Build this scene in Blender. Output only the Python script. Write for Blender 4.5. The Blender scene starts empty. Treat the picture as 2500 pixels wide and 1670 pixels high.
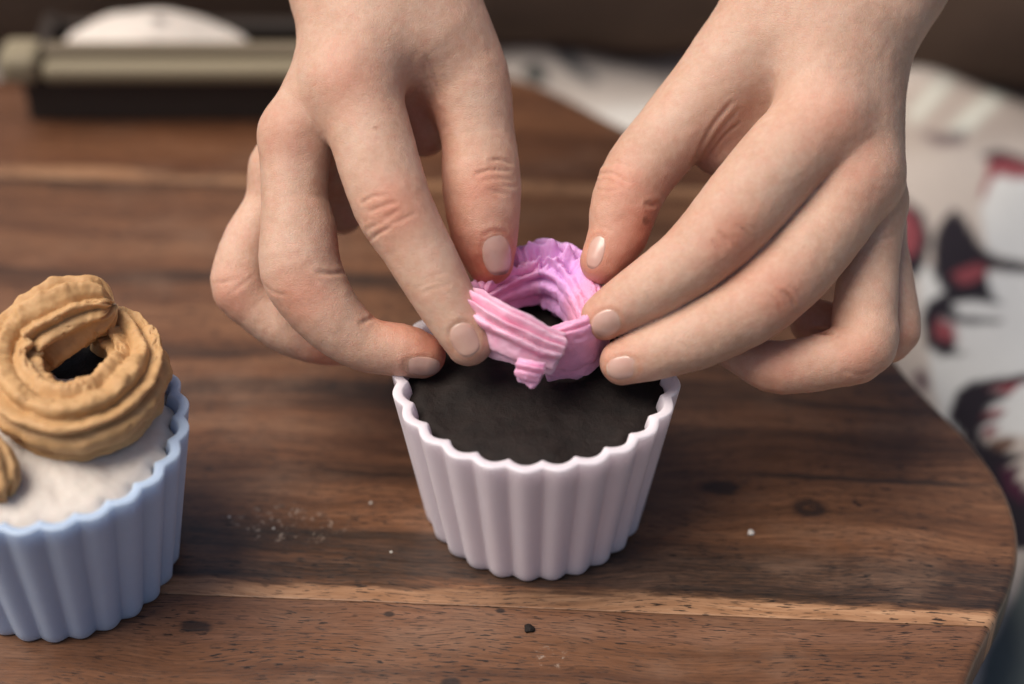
import bpy, bmesh, math, random
import numpy as np
from mathutils import Vector, Matrix

# ------------------------------------------------------------------ camera, sky, sun, exposure
S = 0.01                                   # everything below is written in centimetres
F_PX, TH = 4824.36, 0.712869               # focal length in photo pixels (2500 wide), pitch below the horizon
CAM = np.array([-0.5663, -35.6353, 36.2518])
sc = bpy.context.scene
col = sc.collection
cd = bpy.data.cameras.new("camera"); cam = bpy.data.objects.new("camera", cd); col.objects.link(cam)
cam.location = tuple(CAM * S); cam.rotation_euler = (math.pi / 2 - TH, 0, 0)
cd.sensor_width = 36.0; cd.sensor_fit = 'HORIZONTAL'; cd.lens = F_PX * 36 / 2500
cd.clip_start = 0.02; cd.clip_end = 200
cd.dof.use_dof = True; cd.dof.focus_distance = 0.474; cd.dof.aperture_fstop = 4.1
sc.camera = cam
w = bpy.data.worlds.new("World"); sc.world = w; w.use_nodes = True
nt = w.node_tree; nt.nodes.clear()
sky = nt.nodes.new('ShaderNodeTexSky'); sky.sky_type = 'NISHITA'; sky.sun_disc = False
SUN_EL, SUN_AZ = math.radians(62), math.radians(-98)      # azimuth from +Y (behind the person) towards +X
sky.sun_elevation = SUN_EL; sky.sun_rotation = SUN_AZ; sky.dust_density = 4.0; sky.air_density = 1.0; sky.ozone_density = 1.0
bg = nt.nodes.new('ShaderNodeBackground'); bg.inputs[1].default_value = 0.08
out = nt.nodes.new('ShaderNodeOutputWorld')
nt.links.new(sky.outputs[0], bg.inputs[0]); nt.links.new(bg.outputs[0], out.inputs[0])
sl = bpy.data.lights.new("sun", 'SUN'); sun = bpy.data.objects.new("sun", sl); col.objects.link(sun)
sl.energy = 3.2; sl.angle = math.radians(42); sl.color = (1.0, 0.93, 0.84)
sd = Vector((math.sin(SUN_AZ) * math.cos(SUN_EL), math.cos(SUN_AZ) * math.cos(SUN_EL), math.sin(SUN_EL)))
sun.rotation_euler = sd.to_track_quat('Z', 'Y').to_euler()
sc.view_settings.view_transform = 'Standard'; sc.view_settings.look = 'None'
sc.view_settings.gamma = 1; sc.view_settings.use_curve_mapping = False
sc.view_settings.exposure = 0.25
sc.cycles.use_denoising = True

# ------------------------------------------------------------------ helpers
R_ = np.array([1.0, 0, 0]); U_ = np.array([0, math.sin(TH), math.cos(TH)]); FW = np.array([0, math.cos(TH), -math.sin(TH)])
D0 = float(FW @ (np.array([0, 0, 4.49]) - CAM))          # distance of the cup's rim centre
def cw(p):                                               # camera frame (right, up, nearer) -> world, cm
    p = np.asarray(p, float)
    return CAM + p[..., 0:1] * R_ + p[..., 1:2] * U_ + (D0 - p[..., 2:3]) * FW
def cf(px, py, d):                                       # a photo point at a depth (cm nearer than the rim centre)
    z = D0 - d
    return np.array([(px - 1250) / F_PX * z, -(py - 835) / F_PX * z, d])
def hit(px, py, z):                                      # a photo point on a horizontal plane
    d = (px - 1250) / F_PX * R_ - (py - 835) / F_PX * U_ + FW
    return CAM + d * (z - CAM[2]) / d[2]

def tag(o, label=None, cat=None, group=None, kind=None):
    if label: o['label'] = label
    if cat: o['category'] = cat
    if group: o['group'] = group
    if kind: o['kind'] = kind
    return o
def empty(name, loc=(0, 0, 0)):
    o = bpy.data.objects.new(name, None); col.objects.link(o); o.location = tuple(np.array(loc, float) * S)
    o.empty_display_size = 0.02
    return o
def mesh(name, V, Fc, mat, parent=None, origin=(0, 0, 0), smooth=True):
    V = np.asarray(V, float)
    me = bpy.data.meshes.new(name)
    o0 = np.array(origin, float)
    Fa = np.asarray(Fc) if not isinstance(Fc, list) or len(set(len(f) for f in Fc)) == 1 else None
    if Fa is not None:
        n = Fa.shape[1]; m = Fa.shape[0]
        me.vertices.add(len(V)); me.vertices.foreach_set('co', ((V - o0) * S).astype(np.float32).ravel())
        me.loops.add(m * n); me.loops.foreach_set('vertex_index', Fa.astype(np.int32).ravel())
        me.polygons.add(m); me.polygons.foreach_set('loop_start', np.arange(0, m * n, n, dtype=np.int32))
        me.update(calc_edges=True); me.validate()
    else:
        me.from_pydata([tuple(v) for v in (V - o0) * S], [], [tuple(map(int, f)) for f in Fc])
    if smooth: me.polygons.foreach_set('use_smooth', [True] * len(me.polygons))
    me.materials.append(mat)
    o = bpy.data.objects.new(name, me); col.objects.link(o)
    if parent is not None: o.parent = parent
    else: o.location = tuple(o0 * S)
    if parent is not None and np.any(o0): o.location = tuple(o0 * S - np.array(parent.location))
    return o
def vcol(o, name, rgb):
    a = o.data.attributes.new(name, 'FLOAT_COLOR', 'POINT')
    c = np.ones((len(o.data.vertices), 4), np.float32); c[:, :rgb.shape[1]] = rgb
    a.data.foreach_set('color', c.ravel())
def grid_faces(nu, nv, wrap_u=False, wrap_v=False):
    I, J = np.meshgrid(np.arange(nu if wrap_u else nu - 1), np.arange(nv if wrap_v else nv - 1), indexing='ij')
    a = I * nv + J; b = ((I + 1) % nu) * nv + J; c = ((I + 1) % nu) * nv + (J + 1) % nv; d = I * nv + (J + 1) % nv
    return np.stack([a, b, c, d], -1).reshape(-1, 4)
rng = np.random.default_rng(7)
_h = rng.random((64, 64, 64)).astype(np.float32)
def noise3(p):                                           # smooth value noise in [-1, 1]
    p = np.asarray(p, np.float32); i = np.floor(p).astype(int); f = p - i; f = f * f * (3 - 2 * f); i = i % 64; j = (i + 1) % 64
    g = lambda a, b, c: _h[a[:, 0], b[:, 1], c[:, 2]]
    x0 = g(i, i, i) * (1 - f[:, 0]) + g(j, i, i) * f[:, 0]; x1 = g(i, j, i) * (1 - f[:, 0]) + g(j, j, i) * f[:, 0]
    y0 = x0 * (1 - f[:, 1]) + x1 * f[:, 1]
    x0 = g(i, i, j) * (1 - f[:, 0]) + g(j, i, j) * f[:, 0]; x1 = g(i, j, j) * (1 - f[:, 0]) + g(j, j, j) * f[:, 0]
    y1 = x0 * (1 - f[:, 1]) + x1 * f[:, 1]
    return (y0 * (1 - f[:, 2]) + y1 * f[:, 2]) * 2 - 1
def fbm(p, o=4):
    p = np.asarray(p, float); s = 0; a = 1.0
    for k in range(o): s = s + a * noise3(p * 2 ** k + 17.3 * k); a *= 0.5
    return s
def sstep(a, b, x):
    t = np.clip((x - a) / (b - a), 0, 1); return t * t * (3 - 2 * t)
def catmull(P, n):                                       # n points evenly spaced along a Catmull-Rom through P
    P = np.asarray(P, float); Q = np.vstack([2 * P[0] - P[1], P, 2 * P[-1] - P[-2]]); o = []
    for i in range(1, len(Q) - 2):
        t = np.linspace(0, 1, 24, endpoint=False)[:, None]
        o.append(0.5 * (2 * Q[i] + (Q[i + 1] - Q[i - 1]) * t + (2 * Q[i - 1] - 5 * Q[i] + 4 * Q[i + 1] - Q[i + 2]) * t ** 2
                        + (3 * Q[i] - Q[i - 1] - 3 * Q[i + 1] + Q[i + 2]) * t ** 3))
    o = np.vstack(o + [P[-1:]]); s = np.r_[0, np.cumsum(np.linalg.norm(np.diff(o[:, :3], axis=0), axis=1))]
    q = np.linspace(0, s[-1], n)
    return np.stack([np.interp(q, s, o[:, k]) for k in range(o.shape[1])], -1)

# ------------------------------------------------------------------ materials
class N:                                                 # a tiny node-tree writer
    def __init__(s, name):
        s.m = bpy.data.materials.new(name); s.m.use_nodes = True; s.t = s.m.node_tree; s.t.nodes.clear()
        s.out = s.t.nodes.new('ShaderNodeOutputMaterial'); s.b = s.t.nodes.new('ShaderNodeBsdfPrincipled')
        s.t.links.new(s.b.outputs[0], s.out.inputs[0])
    def put(s, sock, v):
        if isinstance(v, bpy.types.NodeSocket): s.t.links.new(v, sock)
        elif isinstance(v, (tuple, list)) and len(v) == 3 and sock.type == 'RGBA': sock.default_value = (*v, 1)
        else: sock.default_value = v
    def set(s, **k):
        for a, v in k.items(): s.put(s.b.inputs[a.replace('_', ' ')], v)
    def math(s, op, a, b=0.0, c=0.0):
        n = s.t.nodes.new('ShaderNodeMath'); n.operation = op
        for i, v in enumerate((a, b, c)): s.put(n.inputs[i], v)
        return n.outputs[0]
    def coord(s, which='Object'): return s.t.nodes.new('ShaderNodeTexCoord').outputs[which]
    def attr(s, name): n = s.t.nodes.new('ShaderNodeAttribute'); n.attribute_name = name; return n.outputs['Color']
    def scale(s, v, k, off=(0, 0, 0)):
        n = s.t.nodes.new('ShaderNodeVectorMath'); n.operation = 'MULTIPLY_ADD'; s.put(n.inputs[0], v); n.inputs[1].default_value = k; n.inputs[2].default_value = off
        return n.outputs[0]
    def sep(s, v): n = s.t.nodes.new('ShaderNodeSeparateXYZ'); s.put(n.inputs[0], v); return n.outputs
    def comb(s, x, y, z): n = s.t.nodes.new('ShaderNodeCombineXYZ'); [s.put(n.inputs[i], q) for i, q in enumerate((x, y, z))]; return n.outputs[0]
    def noise(s, v, sca=1.0, det=3.0, rough=0.55, dist=0.0):
        n = s.t.nodes.new('ShaderNodeTexNoise'); s.put(n.inputs['Vector'], v); n.inputs['Scale'].default_value = sca
        n.inputs['Detail'].default_value = det; n.inputs['Roughness'].default_value = rough; n.inputs['Distortion'].default_value = dist
        return n.outputs['Fac']
    def ramp(s, f, stops):
        n = s.t.nodes.new('ShaderNodeValToRGB'); s.put(n.inputs[0], f); e = n.color_ramp.elements
        while len(e) < len(stops): e.new(0.5)
        for k, (p, c) in enumerate(stops):
            e[k].position = p; e[k].color = (*c, 1) if isinstance(c, (tuple, list)) else (c, c, c, 1)
        return n.outputs[0]
    def rng(s, f, a, b, c=0.0, d=1.0, smooth=True):
        n = s.t.nodes.new('ShaderNodeMapRange'); n.interpolation_type = 'SMOOTHSTEP' if smooth else 'LINEAR'
        s.put(n.inputs[0], f); [s.put(n.inputs[i + 1], q) for i, q in enumerate((a, b, c, d))]
        return n.outputs[0]
    def mix(s, f, a, b, mode='MIX'):
        n = s.t.nodes.new('ShaderNodeMix'); n.data_type = 'RGBA'; n.blend_type = mode
        s.put(n.inputs[0], f); s.put(n.inputs[6], a); s.put(n.inputs[7], b); return n.outputs[2]
    def bump(s, h, strength=0.3, dist=0.001):
        n = s.t.nodes.new('ShaderNodeBump'); n.inputs['Strength'].default_value = strength; n.inputs['Distance'].default_value = dist
        s.put(n.inputs['Height'], h); s.put(s.b.inputs['Normal'], n.outputs[0])

def skin_material():
    n = N('skin'); c = n.scale(n.coord(), (100, 100, 100))
    a = n.noise(c, 1.1, 4, 0.6); b = n.noise(c, 7.0, 4, 0.65); m = n.noise(c, 3.0, 3, 0.6)
    base = n.ramp(a, [(0.30, (0.50, 0.292, 0.200)), (0.5, (0.54, 0.332, 0.235)), (0.70, (0.575, 0.375, 0.278))])
    base = n.mix(n.rng(m, 0.40, 0.72, 0, 0.36), base, (0.55, 0.265, 0.19))
    base = n.mix(n.rng(b, 0.35, 0.7, 0.0, 0.20), base, (0.68, 0.50, 0.40))
    base = n.mix(1.0, base, n.attr('tint'), 'MULTIPLY')
    n.set(Base_Color=base, Roughness=n.rng(b, 0.2, 0.8, 0.44, 0.60), Subsurface_Weight=0.30, Subsurface_Radius=(1.0, 0.30, 0.14),
          Subsurface_Scale=0.003, Specular_IOR_Level=0.38)
    v = n.t.nodes.new('ShaderNodeTexVoronoi'); v.inputs['Scale'].default_value = 17; n.put(v.inputs['Vector'], c); v.feature = 'DISTANCE_TO_EDGE'
    wr = n.noise(n.scale(c, (9, 9, 30)), 1, 4, 0.7)
    hgt = n.math('ADD', n.math('MULTIPLY', wr, 0.7), n.math('MULTIPLY', n.rng(v.outputs['Distance'], 0.0, 0.14), 0.6))
    n.bump(hgt, 0.35, 0.0004)
    return n.m
def nail_material():
    n = N('fingernail'); c = n.scale(n.coord(), (100, 100, 100)); base = n.mix(1.0, n.ramp(n.noise(c, 2.5, 2), [(0.3, (0.53, 0.305, 0.24)), (0.7, (0.57, 0.36, 0.29))]), n.attr('tint'), 'MULTIPLY')
    n.set(Base_Color=base, Roughness=0.24, Subsurface_Weight=0.2, Subsurface_Radius=(1, 0.4, 0.3), Subsurface_Scale=0.002, Specular_IOR_Level=0.75)
    n.bump(n.noise(n.scale(c, (6, 6, 6)), 1, 3), 0.08, 0.0004)
    return n.m
def silicone(name, colr, edge):
    n = N(name); c = n.scale(n.coord(), (100, 100, 100)); f = n.noise(c, 0.9, 4)
    z = n.sep(c)[2]
    base = n.mix(f, colr, tuple(q * 0.93 for q in colr))
    base = n.mix(n.rng(n.noise(c, 5, 3), 0.58, 0.75, 0, 0.18), base, edge)
    n.set(Base_Color=base, Roughness=n.rng(n.noise(c, 2.2, 5), 0.3, 0.7, 0.36, 0.50), Subsurface_Weight=0.75, Subsurface_Radius=(1, 1, 1), Subsurface_Scale=0.007, Specular_IOR_Level=0.6)
    n.bump(n.noise(c, 38, 3), 0.10, 0.0003)
    return n.m
def dough(name, stops, attr=None, rough=0.62, bump=0.35, sss=0.25, spec=0.35):
    n = N(name); c = n.scale(n.coord(), (100, 100, 100))
    base = n.ramp(n.noise(c, 2.2, 5, 0.6), stops)
    if attr: base = n.mix(1.0, base, n.attr(attr), 'MULTIPLY')
    n.set(Base_Color=base, Roughness=rough, Subsurface_Weight=sss, Subsurface_Radius=(1, 0.6, 0.6), Subsurface_Scale=0.003, Specular_IOR_Level=spec)
    n.bump(n.math('ADD', n.noise(c, 9, 5, 0.6), n.math('MULTIPLY', n.noise(c, 40, 2), 0.4)), bump, 0.0008)
    return n.m
def plain(name, a, b, sca=1.0, rough=0.7, stretch=(1, 1, 1), bump=0.2):
    n = N(name); c = n.scale(n.coord(), tuple(100 * q for q in stretch)); f = n.noise(c, sca, 5, 0.6)
    n.set(Base_Color=n.mix(f, a, b), Roughness=rough, Specular_IOR_Level=0.35); n.bump(f, bump, 0.002)
    return n.m

ANG = -0.053                                             # the grain runs slightly askew
BC = np.array([-9.525, 0.179]); BR = 21.12               # the board's centre and radius
def bl(px, py):                                          # a photo point on the board -> board coordinates (cm)
    p = hit(px, py, 0)[:2] - BC; c, s = math.cos(-ANG), math.sin(-ANG)
    return np.array([p[0] * c - p[1] * s, p[0] * s + p[1] * c])
def wood(name, seed, stops, sap=None, knots=(), stains=(), lines=(), fc=0.5):
    n = N(name); c = n.scale(n.coord(), (100, 100, 100)); x, y, z = n.sep(c)
    warp = n.math('MULTIPLY', n.math('SUBTRACT', n.noise(n.comb(n.math('MULTIPLY', x, 0.10), n.math('MULTIPLY', y, 0.30), seed), 1, 2), 0.5), 1.9)
    yw = n.math('ADD', y, warp)
    band = n.noise(n.comb(n.math('MULTIPLY', x, 0.030), n.math('MULTIPLY', yw, 0.62), seed), 1, 5, 0.62)
    base = n.ramp(band, stops)
    blot = n.noise(n.comb(n.math('MULTIPLY', x, 0.16), n.math('MULTIPLY', y, 0.5), seed + 5), 1, 4, 0.6)
    base = n.mix(n.rng(blot, 0.42, 0.72, 0.0, 0.55), base, n.mix(0.5, base, (0.17, 0.078, 0.038)))
    fib = n.noise(n.comb(n.math('MULTIPLY', x, 0.40), n.math('MULTIPLY', yw, 7.5), seed), 1, 5, 0.7)
    fin = n.noise(n.comb(n.math('MULTIPLY', x, 1.1), n.math('MULTIPLY', yw, 21), seed + 7), 1, 4, 0.75)
    fmul = n.mix(1.0, n.ramp(fib, [(0.25, 1 - fc * 0.9), (0.5, 0.97), (0.75, 1 + fc)]), n.ramp(fin, [(0.3, 0.66), (0.5, 1.0), (0.7, 1.3)]), 'MULTIPLY')
    base = n.mix(1.0, base, fmul, 'MULTIPLY')
    if sap is not None:                                  # pale sapwood along the plank's edge, a dark stripe beside it
        sy, sw, dw = sap
        e = n.math('ADD', n.math('SUBTRACT', y, sy), n.math('MULTIPLY', n.math('SUBTRACT', n.noise(n.comb(n.math('MULTIPLY', x, 0.17), n.math('MULTIPLY', y, 1.3), seed + 2), 1, 6, 0.65), 0.5), 1.3))
        dk = n.math('MULTIPLY', n.rng(e, sw * 0.9, sw * 1.15), n.rng(e, sw + dw * 0.5, sw + dw, 1, 0))
        dk = n.math('MULTIPLY', dk, n.rng(n.noise(n.comb(n.math('MULTIPLY', x, 0.09), n.math('MULTIPLY', y, 0.8), seed + 9), 1, 4), 0.3, 0.52))
        base = n.mix(n.math('MULTIPLY', dk, n.rng(fin, 0.35, 0.65, 0.95, 0.62)), base, n.mix(1.0, (0.020, 0.016, 0.014), fmul, 'MULTIPLY'))
        sp = n.math('MULTIPLY', n.rng(e, sw * 0.75, sw * 1.0, 1, 0), n.rng(n.noise(n.comb(n.math('MULTIPLY', x, 0.085), seed, 0.0), 1, 2), 0.35, 0.6, 0.45, 1.0))
        base = n.mix(n.math('MULTIPLY', sp, 0.92), base, n.mix(1.0, n.ramp(fib, [(0.3, (0.20, 0.10, 0.05)), (0.55, (0.36, 0.21, 0.12)), (0.75, (0.48, 0.31, 0.19))]), (1, 1, 1), 'MULTIPLY'))
    wear = n.math('MULTIPLY', n.rng(n.noise(n.scale(c, (0.22, 0.38, 1), (seed, 3, 0)), 1, 5, 0.65), 0.48, 0.72), 0.42)
    base = n.mix(wear, base, n.mix(1.0, (0.185, 0.112, 0.074), fmul, 'MULTIPLY'))
    por = n.noise(n.comb(n.math('MULTIPLY', x, 2.5), n.math('MULTIPLY', yw, 24), seed + 3), 1, 2, 0.5)
    pore = n.math('MULTIPLY', n.rng(por, 0.57, 0.62), n.rng(n.noise(n.scale(c, (0.3, 0.5, 1)), 1, 2), 0.4, 0.6, 0.45, 1))
    base = n.mix(n.math('MULTIPLY', pore, 0.92), base, (0.008, 0.006, 0.005))
    for (kx, ky, rx, ry, hard) in knots:                 # knots and dark marks
        dx = n.math('DIVIDE', n.math('SUBTRACT', x, kx), rx); dy = n.math('DIVIDE', n.math('SUBTRACT', y, ky), ry)
        d = n.math('ADD', n.math('SQRT', n.math('ADD', n.math('MULTIPLY', dx, dx), n.math('MULTIPLY', dy, dy))), n.math('MULTIPLY', n.math('SUBTRACT', n.noise(c, 3.0, 4, 0.65), 0.5), 0.9))
        f = n.rng(d, 0.55, 1.15, 1, 0)
        if hard == 2: f = n.math('MULTIPLY', f, n.rng(d, 0.05, 0.5, 0.25, 1))
        base = n.mix(n.math('MULTIPLY', f, 0.85), base, (0.014, 0.010, 0.009))
    for (x0, y0, x1, y1, wd) in lines:                   # thin dark streaks along the grain
        t = n.rng(x, x0, x1, y0, y1, smooth=False)
        d = n.math('ABSOLUTE', n.math('SUBTRACT', n.math('ADD', y, n.math('MULTIPLY', n.math('SUBTRACT', n.noise(n.scale(c, (0.7, 1, 1)), 1, 3), 0.5), 0.25)), t))
        f = n.math('MULTIPLY', n.rng(d, wd * 0.3, wd, 1, 0), n.math('MULTIPLY', n.rng(x, x0 - 0.8, x0 + 0.5), n.rng(x, x1 - 2, x1 + 1, 1, 0)))
        base = n.mix(n.math('MULTIPLY', f, 0.75), base, (0.016, 0.014, 0.012))
    dust = 0.0
    for (kx, ky, rx, ry, amt) in stains:                 # dried smears of pale dough
        dx = n.math('DIVIDE', n.math('SUBTRACT', x, kx), rx); dy = n.math('DIVIDE', n.math('SUBTRACT', y, ky), ry)
        d = n.math('SQRT', n.math('ADD', n.math('MULTIPLY', dx, dx), n.math('MULTIPLY', dy, dy)))
        f = n.math('MULTIPLY', n.rng(d, 0.5, 1.0, amt, 0), n.rng(n.noise(c, 3.6, 6, 0.74, 0.8), 0.555, 0.63))
        base = n.mix(n.math('MULTIPLY', f, 0.8), base, (0.30, 0.25, 0.21))
        dust = f
    base = n.mix(1.0, base, (1.06, 0.975, 0.90), 'MULTIPLY')
    rg = n.math('ADD', n.rng(fib, 0.25, 0.75, 0.30, 0.44), n.math('MULTIPLY', wear, 0.25))
    n.set(Base_Color=base, Roughness=rg, Specular_IOR_Level=0.5)
    n.bump(n.math('SUBTRACT', n.math('MULTIPLY', fib, 0.4), n.math('MULTIPLY', pore, 0.25)), 0.25, 0.0005)
    return n.m

M_skin = skin_material(); M_nail = nail_material()
M_pinkcup = silicone('lavender_silicone', (0.86, 0.735, 0.79), (0.87, 0.80, 0.83))
M_bluecup = silicone('blue_silicone', (0.42, 0.53, 0.72), (0.55, 0.64, 0.78))
M_cake = dough('dark_chocolate_dough', [(0.3, (0.010, 0.0072, 0.0062)), (0.7, (0.019, 0.013, 0.011))], rough=0.7, bump=0.5, sss=0.0, spec=0.2)
M_white = dough('white_dough', [(0.3, (0.60, 0.53, 0.465)), (0.7, (0.67, 0.60, 0.535))], rough=0.6, bump=0.2)
M_brown = dough('caramel_dough', [(0.3, (0.46, 0.26, 0.11)), (0.7, (0.56, 0.335, 0.155))], rough=0.6, bump=0.18)
M_pink = dough('pink_dough', [(0.3, (0.70, 0.70, 0.70)), (0.7, (0.80, 0.80, 0.80))], attr='tint', rough=0.6, bump=0.3, sss=0.5)

# ------------------------------------------------------------------ ground, blanket
CL = -4.6                                                # height of the blanket
def cloth_z(x, y):
    p = np.stack([x * 0.16, y * 0.16, x * 0 + 3.1], -1)
    r = np.hypot(x - BC[0], y - BC[1])
    out_ = sstep(21.5, 27, r)
    hz = 0.8 * fbm(p * 1.5, 2) * out_ + 3.0 * sstep(22.0, 27, r) * (0.75 + 0.25 * np.sin(x * 0.5 + y * 0.33)) * sstep(4, 11, x) * sstep(-4, 3, y) + 2.0 * sstep(22, 26, r) * (1 - sstep(4, 11, x)) * sstep(6, 12, y)
    return CL + hz
def poly_in(pts, x, y):                                  # signed-ish distance to a polygon (negative inside)
    pts = np.asarray(pts, float); d = np.full(x.shape, 1e9); ins = np.zeros(x.shape, bool)
    for a, b in zip(pts, np.roll(pts, -1, 0)):
        e = b - a; t = np.clip(((x - a[0]) * e[0] + (y - a[1]) * e[1]) / max(e @ e, 1e-9), 0, 1)
        d = np.minimum(d, np.hypot(x - a[0] - t * e[0], y - a[1] - t * e[1]))
        c = (a[1] > y) != (b[1] > y)
        with np.errstate(divide='ignore', invalid='ignore'):
            xi = a[0] + (y - a[1]) * e[0] / (e[1] if e[1] else 1e-9)
        ins ^= c & (x < xi)
    return np.where(ins, -d, d)
def build_blanket():
    nx, ny = 440, 400
    X, Y = np.meshgrid(np.linspace(-34, 26, nx), np.linspace(-16, 36, ny), indexing='ij'); x = X.ravel(); y = Y.ravel()
    V = np.stack([x, y, cloth_z(x, y)], -1)
    q = V - CAM; dep = q @ FW; px = 1250 + F_PX * (q @ R_) / dep; py = 835 - F_PX * (q @ U_) / dep   # where the print's drawing falls
    wob = 9 * fbm(np.stack([x * 0.9, y * 0.9, x * 0], -1), 3)
    C = np.tile(np.array([0.47, 0.41, 0.365]), (len(x), 1)).astype(np.float32)
    white = np.array([0.62, 0.62, 0.60]); dark = np.array([0.022, 0.018, 0.024]); red = np.array([0.24, 0.06, 0.07]); plum = np.array([0.06, 0.018, 0.035]); tan = np.array([0.30, 0.24, 0.20])
    def paint(pts, c, soft=5.0, ox=0, oy=0, k=1.0, amt=1.0):
        P = np.array(pts, float) / k + (ox, oy)
        m = (px > P[:, 0].min() - 40) & (px < P[:, 0].max() + 40) & (py > P[:, 1].min() - 40) & (py < P[:, 1].max() + 40)
        if not m.any(): return
        d = poly_in(P, px[m], py[m]) + wob[m] * 0.5
        f = (1 - sstep(-soft, soft, d))[:, None] * amt
        C[m] = C[m] * (1 - f) + c * f
    z4 = dict(ox=2150, oy=300, k=3.137); z5 = dict(ox=2150, oy=750, k=2.613); z1 = dict(ox=1100, oy=0, k=3.354); z2 = dict(ox=2150, oy=0, k=4.354)
    paint([(0, 300), (1900, 250), (1900, 900), (0, 900)], white, 30, amt=0.55)
    paint([(1900, 250), (2600, 150), (2600, 330), (2150, 380), (2000, 420)], tan, 40, amt=0.6)
    for a, b in (((800, 1420), (1420, 830)), ((330, 1250), (720, 830))):
        a = np.array(a, float); b = np.array(b, float); nn = np.array([0.6, 0.75]) * 75
        paint([a - nn, b - nn, b + nn, a + nn], np.array([0.55, 0.55, 0.48]), 20, **z2)
    paint([(420, 1400), (650, 1450), (900, 1400), (870, 1530), (600, 1540)], np.array([0.08, 0.05, 0.06]), 12, amt=0.85, **z2)
    paint([(880, 400), (1500, 380), (1500, 1120), (830, 1000), (790, 900), (760, 650)], white, 8, **z4)
    paint([(300, 1050), (420, 1150), (1500, 1130), (1500, 2400), (500, 2400), (300, 1500)], white, 8, **z4)
    paint([(750, 250), (900, 215), (1098, 265), (1500, 330), (1500, 370), (1098, 300), (950, 280), (830, 285)], dark, **z4)
    paint([(820, 290), (950, 280), (1098, 305), (1500, 370), (1500, 420), (1000, 420), (920, 390), (860, 420), (820, 500), (790, 600), (755, 600), (770, 480), (810, 400)], red, **z4)
    zc = dict(ox=2100, oy=73, k=1.26)
    paint([(290, 545), (330, 595), (390, 680), (440, 708), (620, 745), (620, 760), (400, 735), (385, 745), (410, 820), (445, 848), (340, 832), (285, 842), (305, 878), (440, 892), (430, 902), (300, 905), (250, 885), (300, 950), (292, 985), (340, 998), (250, 1008), (198, 970), (186, 890), (206, 838), (258, 808), (226, 740), (226, 650), (258, 588)], dark, **zc)
    paint([(345, 735), (390, 742), (380, 765), (320, 772), (290, 750)], red, 4, **zc)
    paint([(570, 1160), (720, 1080), (810, 1090), (780, 1180), (700, 1220), (620, 1240)], red, **z4)
    paint([(350, 60), (480, 110), (495, 220), (390, 225), (330, 180)], red, **z5)
    paint([(210, 430), (260, 400), (300, 500), (270, 520)], plum, 10, **z5)
    paint([(298, 1112), (338, 1082), (504, 1056), (640, 1050), (640, 1066), (504, 1082), (405, 1108), (455, 1126), (390, 1160), (395, 1182), (445, 1188), (372, 1220), (385, 1262), (445, 1296), (510, 1308), (450, 1346), (510, 1338), (445, 1398), (510, 1412), (640, 1480), (640, 1600), (480, 1600), (400, 1420), (320, 1270), (270, 1190)], dark, **zc)
    paint([(120, 505), (190, 556), (214, 640), (198, 722), (165, 770), (110, 700)], dark, **zc)
    paint([(120, 530), (160, 560), (186, 610), (184, 650), (165, 692), (120, 705)], red, **zc)
    paint([(690, 520), (800, 488), (930, 465), (820, 548)], red, 4, **z5)
    paint([(640, 690), (740, 645), (800, 665), (740, 712)], red, 4, **z5)
    paint([(635, 770), (740, 735), (765, 790), (690, 845), (650, 830)], red * 0.8, 4, **z5)
    paint([(690, 840), (870, 825), (850, 885), (780, 925), (690, 885)], np.array([0.13, 0.07, 0.05]), 4, **z5)
    paint([(740, 1000), (900, 1020), (850, 1100), (930, 1110), (930, 1280), (800, 1170)], plum, 6, **z5)
    paint([(740, 310), (880, 320), (980, 440), (1100, 570), (1210, 670), (1160, 700), (1020, 620), (900, 510), (820, 410)], np.array([0.10, 0.10, 0.10]), 10, **z1)
    paint([(590, 560), (680, 505), (770, 570), (800, 670), (700, 680), (620, 620)], np.array([0.02, 0.03, 0.03]), 8, **z1)
    paint([(2365, 1760), (2405, 1600), (2470, 1470), (2520, 1330), (2800, 1280), (2800, 1900), (2365, 1900)], np.array([0.11, 0.125, 0.12]), 14)  # not petals: shade beside the board, painted into the cloth colour
    n = N('printed_cotton'); c = n.scale(n.coord(), (100, 100, 100))
    wv = n.noise(n.scale(c, (14, 14, 14)), 1, 2)
    n.set(Base_Color=n.mix(0.25, n.attr('print'), n.mix(1.0, n.attr('print'), n.ramp(wv, [(0.3, 0.7), (0.7, 1.2)]), 'MULTIPLY')), Roughness=0.9, Specular_IOR_Level=0.15)
    n.bump(wv, 0.3, 0.0008)
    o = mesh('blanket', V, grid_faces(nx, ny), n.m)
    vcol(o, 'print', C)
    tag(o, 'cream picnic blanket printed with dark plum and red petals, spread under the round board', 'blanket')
build_blanket()
gx = np.array([[-3000, -3000, CL - 2.2], [3000, -3000, CL - 2.2], [3000, 3000, CL - 2.2], [-3000, 3000, CL - 2.2]], float)
tag(mesh('ground', gx, [(0, 1, 2, 3)], plain('ground_earth', (0.10, 0.085, 0.05), (0.05, 0.06, 0.025), 0.05), smooth=False), kind='structure')

# ------------------------------------------------------------------ the round board and its planks
board = empty('serving_board', (BC[0], BC[1], 0)); board.rotation_euler.z = ANG
tag(board, 'round dark acacia serving board of glued planks under the two cupcakes', 'board')
seam1 = 0.5 * (bl(395, 1449)[1] + bl(2407, 1530)[1]); seam2 = 0.5 * (bl(0, 425)[1] + bl(620, 455)[1])
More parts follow.
